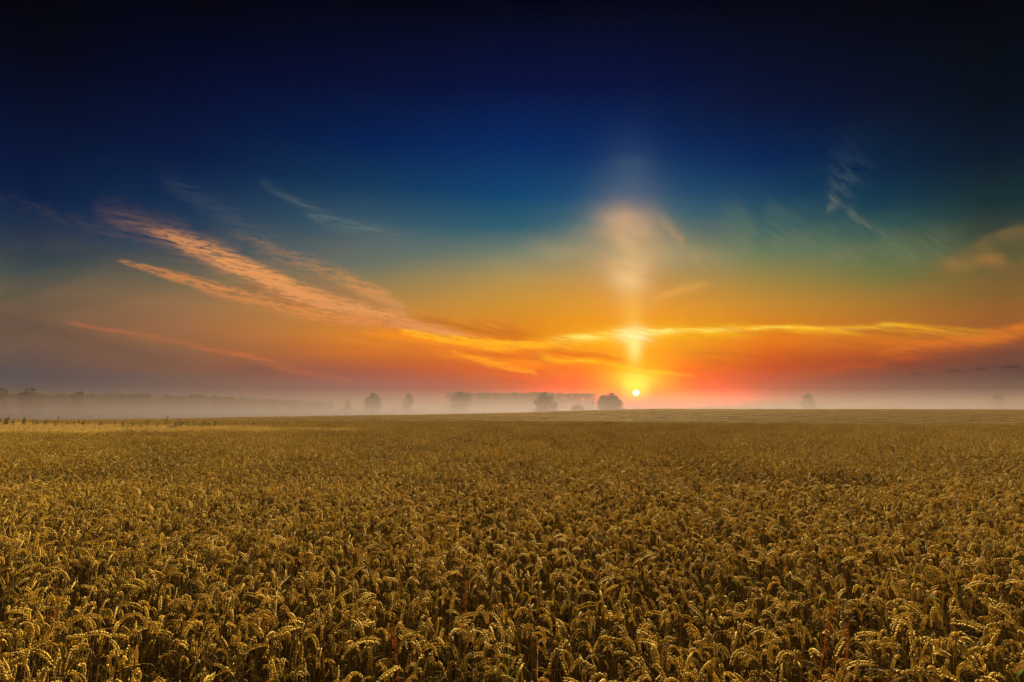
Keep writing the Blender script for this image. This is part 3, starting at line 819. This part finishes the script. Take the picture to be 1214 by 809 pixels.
    c = streak(c, [(640, 416, 3, 3, 0), (680, 420, 4, 4, .7), (720, 424, 4, 4, .55), (756, 431, 3, 3, .6), (800, 438, 4, 4, .5), (850, 444, 4, 4, 0)], (216, 92, 4), fine)
    c = streak(c, [(630, 421, 3, 3, 0), (665, 428, 3, 3, .8), (710, 432, 3, 3, .9), (750, 438, 3, 3, .9), (790, 441, 3, 2.5, .9), (830, 447, 3, 3, 0)], (255, 196, 0), rip)
    # dark cloudlets at right
    for (px, py, w_, s_) in ((1088, 444, 10, .55), (1132, 440, 14, .5), (1163, 437.5, 6, .7), (1200, 435, 16, .7)):
        c = blob(c, px, py, w_, 2.0, (70, 40, 42), s_)
    # light pillar and the glow above it
    veil = t.m('ADD', 0.5, t.m('MULTIPLY', t.step(t.noise(t.xyz(t.m('MULTIPLY', A, 0.012), t.m('ADD', t.m('MULTIPLY', B, 0.028), t.m('MULTIPLY', A, 0.006)), 11.0), 1.0, 5.0, 0.55), 0.32, 0.68), 0.6))
    c = streak(c, [(540, 322, 16, 16, 0), (620, 306, 20, 16, .28), (690, 290, 22, 20, .42), (740, 280, 24, 18, .5), (800, 300, 24, 18, .42), (860, 306, 20, 16, .2), (930, 306, 16, 14, 0)], (182, 158, 116), veil)
    c = blob(c, 744, 292, 40, 52, (222, 172, 120), .66, 0.03, veil)
    c = blob(c, 740, 262, 26, 16, (214, 168, 128), .55, 0.3, veil)
    c = blob(c, 748, 322, 22, 30, (250, 205, 140), .72, 0.0, veil)
    c = blob(c, 745, 212, 30, 44, (92, 112, 128), .34, 0.05, veil)
    c = blob(c, 750, 372, 13, 24, (255, 196, 74), .40)
    c = blob(c, 752, 398, 20, 9, (255, 250, 190), .85, 0.0, t.m('ADD', .4, t.m('MULTIPLY', rip, .6)))
    c = blob(c, 752, 412, 9, 20, (255, 244, 140), .85)
    c = blob(c, 754, 432, 30, 16, (255, 196, 0), .55, 0.0, t.m('ADD', .5, t.m('MULTIPLY', rip, .5)))
    c = blob(c, 755, 452, 34, 15, (255, 196, 0), .8, gain=1.3)
    c = blob(c, 755, 449, 20, 8, (255, 240, 80), .95, 0.0, t.m('ADD', .35, t.m('MULTIPLY', rip, .65)))
    c = blob(c, 754, 459, 13, 8, (255, 246, 110), .9, gain=1.4)
    # feathery cirrus on the right
    c = streak(c, [(770, 250, 6, 8, 0), (790, 268, 7, 12, .4), (810, 290, 5, 12, .55), (830, 312, 4, 12, .6), (842, 326, 3, 6, 0)], (214, 158, 100), wisp)
    c = streak(c, [(765, 358, 3, 3, 0), (790, 351, 5, 4, .5), (820, 342, 5, 5, .4), (850, 334, 5, 5, 0)], (236, 172, 84), None)
    c = streak(c, [(974, 262, 5, 5, 0), (981, 252, 5, 8, .5), (990, 241, 6, 12, .6), (1003, 250, 5, 13, .55), (1018, 262, 3.5, 9, .5), (1034, 270, 3, 6, .4), (1080, 286, 3, 6, 0)], (140, 136, 112), t.m('ADD', .1, t.m('MULTIPLY', curl, .7)))
    c = blob(c, 988, 242, 5, 10, (160, 145, 118), .14, -.15, curl)
    c = blob(c, 1006, 205, 26, 44, (84, 108, 112), .2, .3, curl)
    c = blob(c, 1000, 222, 13, 24, (118, 126, 112), .22, -.2, curl)
    c = streak(c, [(840, 300, 20, 40, 0), (880, 285, 20, 46, .35), (930, 285, 24, 36, .35), (990, 300, 20, 30, .3), (1060, 300, 20, 30, .35), (1110, 300, 16, 30, .3), (1160, 310, 14, 20, 0)], (120, 130, 95), t.m('MULTIPLY', t.m('ADD', wisp, curl), .7))
    c = streak(c, [(1080, 330, 14, 10, 0), (1120, 312, 16, 8, .4), (1165, 288, 22, 6, .5), (1214, 270, 26, 6, .55), (1260, 262, 26, 6, .5)], (135, 108, 58), t.m('ADD', .5, t.m('MULTIPLY', wisp, .5)))
    c = streak(c, [(1100, 322, 10, 8, 0), (1140, 312, 10, 8, .4), (1180, 306, 12, 8, .5), (1230, 300, 12, 8, .3)], (190, 125, 60), wisp)
    c = blob(c, 757, 488, 95, 15, (255, 62, 0), .98, gain=30.0)  # boosted red glow painted into the sky to redden the mist below the sun
    c = blob(c, 756, 474, 44, 13, (255, 74, 0), .6, gain=3.5)
    # sun disc
    a, _, z = ray(754, 466)
    da = t.m('SUBTRACT', A, a*F); db = t.m('SUBTRACT', B, z*F)
    dist = t.m('SQRT', t.m('ADD', t.m('MULTIPLY', da, da), t.m('MULTIPLY', db, db)))
    c = t.mix(t.m('MULTIPLY', t.step(dist, 2.0, 24.0, 1.0, 0.0), .9), c, (2.4, 1.1, 0.03))
    disc = t.step(dist, 2.0, 4.8, 1.0, 0.0)
    c = t.mix(disc, c, (5.0, 4.2, 2.2))
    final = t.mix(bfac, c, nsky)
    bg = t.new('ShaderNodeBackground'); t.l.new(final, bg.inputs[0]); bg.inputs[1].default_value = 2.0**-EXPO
    out = t.new('ShaderNodeOutputWorld'); t.l.new(bg.outputs[0], out.inputs[0])
    w.cycles.sampling_method = 'MANUAL'; w.cycles.sample_map_resolution = 1024

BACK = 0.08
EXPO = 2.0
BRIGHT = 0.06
build_world()

sl = bpy.data.lights.new('sun', 'SUN'); sl.energy = 5.0; sl.angle = R(1.0); sl.color = (1.0, 0.79, 0.33)
so = bpy.data.objects.new('sun', sl); COL.objects.link(so)
d = Vector((math.sin(SUN_AZ)*math.cos(SUN_EL), math.cos(SUN_AZ)*math.cos(SUN_EL), math.sin(SUN_EL)))
so.rotation_euler = d.to_track_quat('Z', 'Y').to_euler(); so.location = d*60

# ------------------------------------------------------------------ camera and render settings
cd = bpy.data.cameras.new('camera'); cd.sensor_width = 36; cd.lens = F/1214*36; cd.clip_end = 14000; cd.clip_start = 0.02
co = bpy.data.objects.new('camera', cd); COL.objects.link(co)
co.location = (0, 0, EYE); co.rotation_euler = (math.pi/2+PITCH, 0, 0); SC.camera = co
SC.render.engine = 'CYCLES'
vs = SC.view_settings; vs.view_transform = 'Standard'; vs.look = 'None'; vs.exposure = EXPO; vs.gamma = 1; vs.use_curve_mapping = False
cy = SC.cycles
cy.use_denoising = True; cy.max_bounces = 8; cy.volume_bounces = 0; cy.diffuse_bounces = 3; cy.transmission_bounces = 3
cy.sample_clamp_indirect = 6.0
